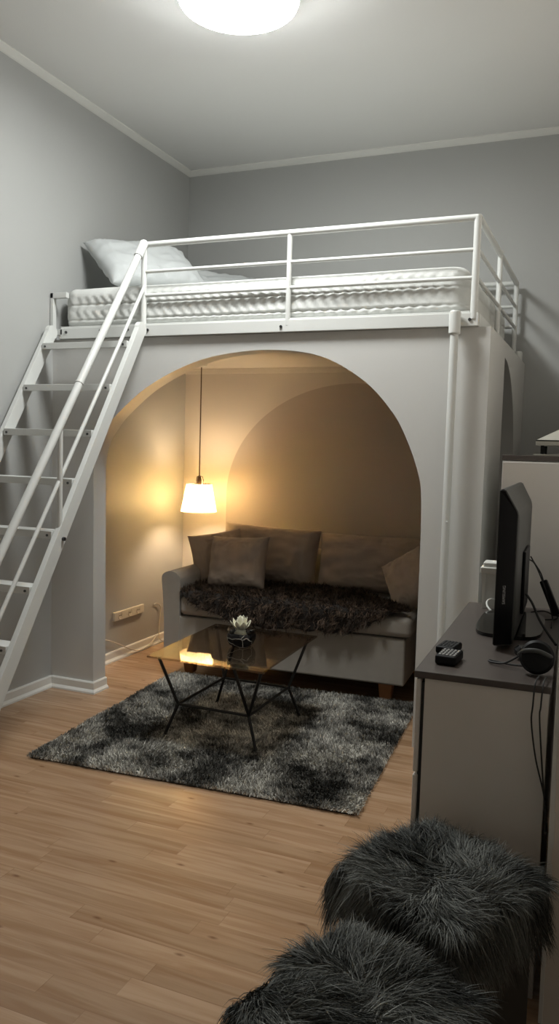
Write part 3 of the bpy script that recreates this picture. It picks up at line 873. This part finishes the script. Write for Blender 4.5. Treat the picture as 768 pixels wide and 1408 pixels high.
# reads upwards on the near edge of the set
mt = Matrix(((0, -1, 0, .0135), (0, 0, -1, -hw-.0022), (1, 0, 0, .150), (0, 0, 0, 1)))
me.transform(mt)
lo_ = link('lettering', me, 'silver', tv)

# ---------------------------------------------------------------- small things on the chest
def remote(loc, rz, label, big):
    r = thing('remote_control', label, 'remote', loc, rz, 'remote controls on the chest')
    w, l_, h_ = (.052, .085, .024) if big else (.050, .080, .020)
    pr_ = []
    MB().box((-w/2, -l_/2, .0005), (w/2, l_/2, h_), .006, 3).build('body', 'black', r)
    for i in range(5):
        for j in range(4):
            MB().box((-w/2+.006+i*.0088, -l_/2+.010+j*.017, h_-.001), (-w/2+.012+i*.0088, -l_/2+.021+j*.017, h_+.0014), .001, 1).build('button', 'keys' if big else 'rubber', r)
remote((2.272, -1.345, CH), -.06, 'black remote control with rows of grey buttons, nearest the chest edge', True)
remote((2.252, -1.240, CH), -.10, 'black remote control lying behind the remote nearest the chest edge', False)

tb = thing('storage_tub', 'cream white plastic tub with a lid behind the television', 'tub', (2.278, -.555, CH), .03)
MB().prism([(-.038, .001), (.038, .001), (.044, .128), (-.044, .128)], 1, -.036, .036).build('body', 'white', tb)
m = MB(); m.box((-.034, -.0375, .012), (-.028, -.035, .118)); m.box((.028, -.0375, .012), (.034, -.035, .118)); m.box((-.034, -.0375, .012), (.034, -.035, .017)); m.build('rib', 'white', tb)
MB().box((-.048, -.041, .118), (.048, .041, .140), .004, 3).box((-.040, -.034, .139), (.040, .034, .156), .005, 3).build('lid', 'white', tb)
tag(place(MB().tube([(2.312, -.60, CH+.004), (2.290, -.665, CH+.004), (2.268, -.650, CH+.018), (2.262, -.62, CH+.030), (2.275, -.597, CH+.034), (2.30, -.594, CH+.024)], .0032, 8, smoothen=8).build('cable', 'white'), (2.29, -.63, CH+.01)),
    'short white cable loop in front of the storage tub', 'cable')

ad = thing('power_adapter', 'black power adapter stick leaning behind the television with leads from both ends', 'adapter', (2.465, -.62, CH))
m = MB().beam((-.030, 0, .115), (.018, -.02, .010), .024, .026, (0, 1, 0), .004); m.build('brick', 'black', ad)
m = MB().tube([(-.030, 0, .115), (-.040, .0, .140), (-.062, -.01, .175), (-.072, -.012, .192)], .0022, 8, smoothen=6).build('lead', 'rubber', ad)
m = MB().tube([(.018, -.02, .012), (.018, -.05, .004), (-.03, -.10, .004), (-.06, -.16, .004)], .0022, 8, smoothen=6)
m.build('lead', 'rubber', ad)
tag(place(MB().tube([(2.394, -.72, .935), (2.416, -.72, .918), (2.450, -.715, .84), (2.473, -.71, .76), (2.475, -.74, .7458), (2.478, -.82, .746)], .0020, 8, smoothen=8).build('cable', 'rubber'), (2.418, -.72, .915)),
    'thin black cable arching down beside the power adapter', 'cable')
tag(place(MB().tube([(2.412, -.945, .862), (2.432, -.965, .84), (2.455, -.99, .80), (2.485, -1.02, .765), (2.505, -1.05, .748)], [.0034]*33, 8, smoothen=8).build('cable', 'rubber'), (2.455, -.99, .80)),
    'thick black cable slanting from the television back down to the chest', 'cable')
tag(place(MB().tube([(2.40, -.60, CH+.004), (2.44, -.59, CH+.010), (2.47, -.605, CH+.004), (2.50, -.62, CH+.004)], .0025, 8, smoothen=8).build('cable', 'rubber'), (2.44, -.59, CH+.01)),
    'thin black cable lying flat at the foot of the tall cabinet', 'cable')

hp = thing('headphones', 'black headphones lying at the right front corner of the chest', 'headphones', (2.475, -1.300, CH))
m = MB().lathe([(0, -.014), (.034, -.014), (.040, -.006), (.040, .008), (.034, .016), (.020, .019), (0, .019)], n=36)
m.bm.transform(Matrix.Translation((.005, -.060, .041)) @ Matrix.Rotation(math.radians(75), 4, 'X')); m.build('ear_cup', 'black', hp)
m = MB().lathe([(0, -.010), (.024, -.010), (.028, 0), (.022, .012), (0, .014)], n=30)
m.bm.transform(Matrix.Translation((-.035, .070, .016)) @ Matrix.Rotation(math.radians(25), 4, 'Y')); m.build('ear_cup', 'black_gloss', hp)
MB().tube([(-.038, -.045, .040), (-.020, -.078, .058), (.008, -.086, .062), (.034, -.074, .050), (.040, -.03, .035), (.030, .03, .022), (-.005, .07, .012), (-.034, .075, .014)], .0055, 10, smoothen=8).build('headband', 'grey_plastic', hp)
MB().tube([(-.036, -.040, .036), (-.07, -.035, .012), (-.10, -.020, .006), (-.112, -.010, .006), (-.104, -.004, .006), (-.06, -.02, .006), (-.03, -.035, .010)], .0024, 8, smoothen=8).build('lead', 'rubber', hp)
YE = CY-CD_/2-.012
for i, (pts, lab) in enumerate(((((2.490, -1.41, .752), (2.486, YE+.006, .748), (2.484, YE-.004, .70), (2.483, YE-.004, .66), (2.496, YE-.004, .58), (2.519, YE+.0, .49), (2.5245, YE+.02, .40)), 'left-hand thin black cable hanging down the near side of the chest'),
                               (((2.506, -1.41, .752), (2.503, YE+.006, .748), (2.501, YE-.004, .70), (2.500, YE-.004, .67), (2.512, YE-.004, .55), (2.5225, YE+.0, .46), (2.527, YE+.03, .40)), 'right-hand thin black cable hanging down the near side of the chest'))):
    tag(place(MB().tube(pts, .0019, 8, smoothen=8).build('cable', 'rubber'), pts[2]), lab, 'cable')

# ---------------------------------------------------------------- fur poufs
def pouf(loc, rz, size, h, label, seed, lid_h=.115):
    t = thing('fur_pouf', label, 'pouf', loc, rz, 'fur topped storage poufs')
    a = size/2
    MB().box((-a+.016, -a+.016, .002), (a-.016, a-.016, h-lid_h+.012), .006, 3).build('base', 'pouf', t)
    m = MB().box((-a, -a, h-lid_h), (a, a, h), .020, 5)
    bmesh.ops.subdivide_edges(m.bm, edges=[e for e in m.bm.edges if e.calc_length() > .05], cuts=8, use_grid_fill=True)
    for v in m.bm.verts:
        if v.co.z > h-.03: v.co.z += .022*max(0, 1-(v.co.x/a)**2)*max(0, 1-(v.co.y/a)**2)-.030*math.exp(-(v.co.x**2+v.co.y**2)/.0022)
    lid = m.build('lid', 'fur_base', t, ang=1.3)
    # fur: tufts rooted over top and upper sides, combed outwards from the centre in swirls
    nc, per = 1700, 20
    r = rng.random(nc)
    top = r < .66
    C = np.zeros((nc, 3)); Nn = np.zeros((nc, 3))
    uv = (rng.random((nc, 2))*2-1)*.97
    C[:, 0] = uv[:, 0]*a; C[:, 1] = uv[:, 1]*a
    C[:, 2] = h+.022*(1-uv[:, 0]**2)*(1-uv[:, 1]**2)-.030*np.exp(-(C[:, 0]**2+C[:, 1]**2)/.0022)-.012*np.maximum(np.abs(uv[:, 0]), np.abs(uv[:, 1]))**8
    Nn[:, 2] = 1
    sidek = rng.integers(0, 4, nc); w = (rng.random(nc)*2-1)*a; hz = h-.010-rng.random(nc)**1.6*(lid_h*.62)
    for k, (sx, sy) in enumerate(((1, 0), (-1, 0), (0, 1), (0, -1))):
        q = (~top) & (sidek == k)
        if sx: C[q] = np.stack([np.full(q.sum(), sx*a), w[q], hz[q]], 1); Nn[q] = (sx, 0, 0)
        else: C[q] = np.stack([w[q], np.full(q.sum(), sy*a), hz[q]], 1); Nn[q] = (0, sy, 0)
    # comb direction
    rad = C.copy(); rad[:, 2] = 0; rad = unit(rad+rng.normal(size=rad.shape)*.02)
    sw = nz(C, 6., seed)*4.2+nz(C, 15., seed+3)*2.0
    cs, sn = np.cos(sw), np.sin(sw)
    flow = np.stack([rad[:, 0]*cs-rad[:, 1]*sn, rad[:, 0]*sn+rad[:, 1]*cs, np.zeros(nc)], 1)
    flow[~top] = np.array([0, 0, -1.])+np.stack([nz(C[~top], 8., seed+7), nz(C[~top], 8., seed+9), np.zeros((~top).sum())], 1)*.9+Nn[~top]*.15
    flow = unit(flow)
    idx = np.repeat(np.arange(nc), per)
    off = rng.normal(size=(len(idx), 3))*.009; nn = Nn[idx]
    off -= nn*(off*nn).sum(1, keepdims=True)
    P = C[idx]+off
    P[:, 0] = np.clip(P[:, 0], -a, a); P[:, 1] = np.clip(P[:, 1], -a, a)
    ed = np.maximum(np.abs(C[:, 0]), np.abs(C[:, 1]))/a
    drop = np.where(top, np.clip((ed-.74)/.26, 0, 1)**1.3, 0.)[idx][:, None]
    Dn = unit(nn*.40+flow[idx]*(.8-.35*drop)+rng.normal(size=P.shape)*.15)
    clump = .25+.75*rng.random(nc)
    bend = unit(flow[idx]+nn*.05+rng.normal(size=P.shape)*.16-off*26*clump[idx][:, None])*(1.15-.75*drop)+np.array([0, 0, -.22])+np.array([0, 0, -.95])*drop
    Ln = (.040+.034*rng.random(nc))[idx]*(.75+.4*rng.random(len(idx)))
    tone = .04+.50*(rng.random(nc)**1.8)[idx]+.26*rng.random(len(idx))+.50*nz(C, 10., seed+15)[idx]
    f = strands('fur', P, Dn, Ln, .0012+.0012*rng.random(len(idx)), tone, 'fur', t, bend, 6, .12)
    f['kind'] = 'stuff'
    return t
pouf((2.342, -1.738, 0), math.radians(-28), .298, .408, 'dark grey shaggy fur pouf touching the white chest of drawers', 3.)
pouf((2.298, -2.160, 0), math.radians(-20), .275, .395, 'dark grey shaggy fur pouf at the bottom edge, in front of the other pouf', 11.)

# ---------------------------------------------------------------- camera, world, colour
cam = bpy.data.cameras.new('camera'); co = bpy.data.objects.new('camera', cam); COL.objects.link(co)
yaw, pit, rol = .3905, -.0783, .0283
c, s_ = math.cos(yaw), math.sin(yaw)
fwd = V((-s_*math.cos(pit), c*math.cos(pit), math.sin(pit))); right = V((c, s_, 0)); up = right.cross(fwd)
r2 = right*math.cos(rol)+up*math.sin(rol); u2 = -right*math.sin(rol)+up*math.cos(rol)
mw = Matrix((r2, u2, -fwd)).transposed().to_4x4(); mw.translation = (2.6142, -3.3062, 1.2548)
co.matrix_world = mw
cam.sensor_fit = 'VERTICAL'; cam.sensor_height = 24.; cam.lens = 1097.15*24/1408; cam.clip_start = .05
S.camera = co
wd = bpy.data.worlds.new('world'); S.world = wd; wd.use_nodes = True
wd.node_tree.nodes['Background'].inputs[0].default_value = (.05, .05, .055, 1); wd.node_tree.nodes['Background'].inputs[1].default_value = .2
S.view_settings.view_transform = 'Standard'; S.view_settings.look = 'None'; S.view_settings.gamma = 1; S.view_settings.use_curve_mapping = False
S.view_settings.exposure = 1.6
S.cycles.max_bounces = 10; S.cycles.diffuse_bounces = 5; S.cycles.transmission_bounces = 8; S.cycles.caustics_refractive = False
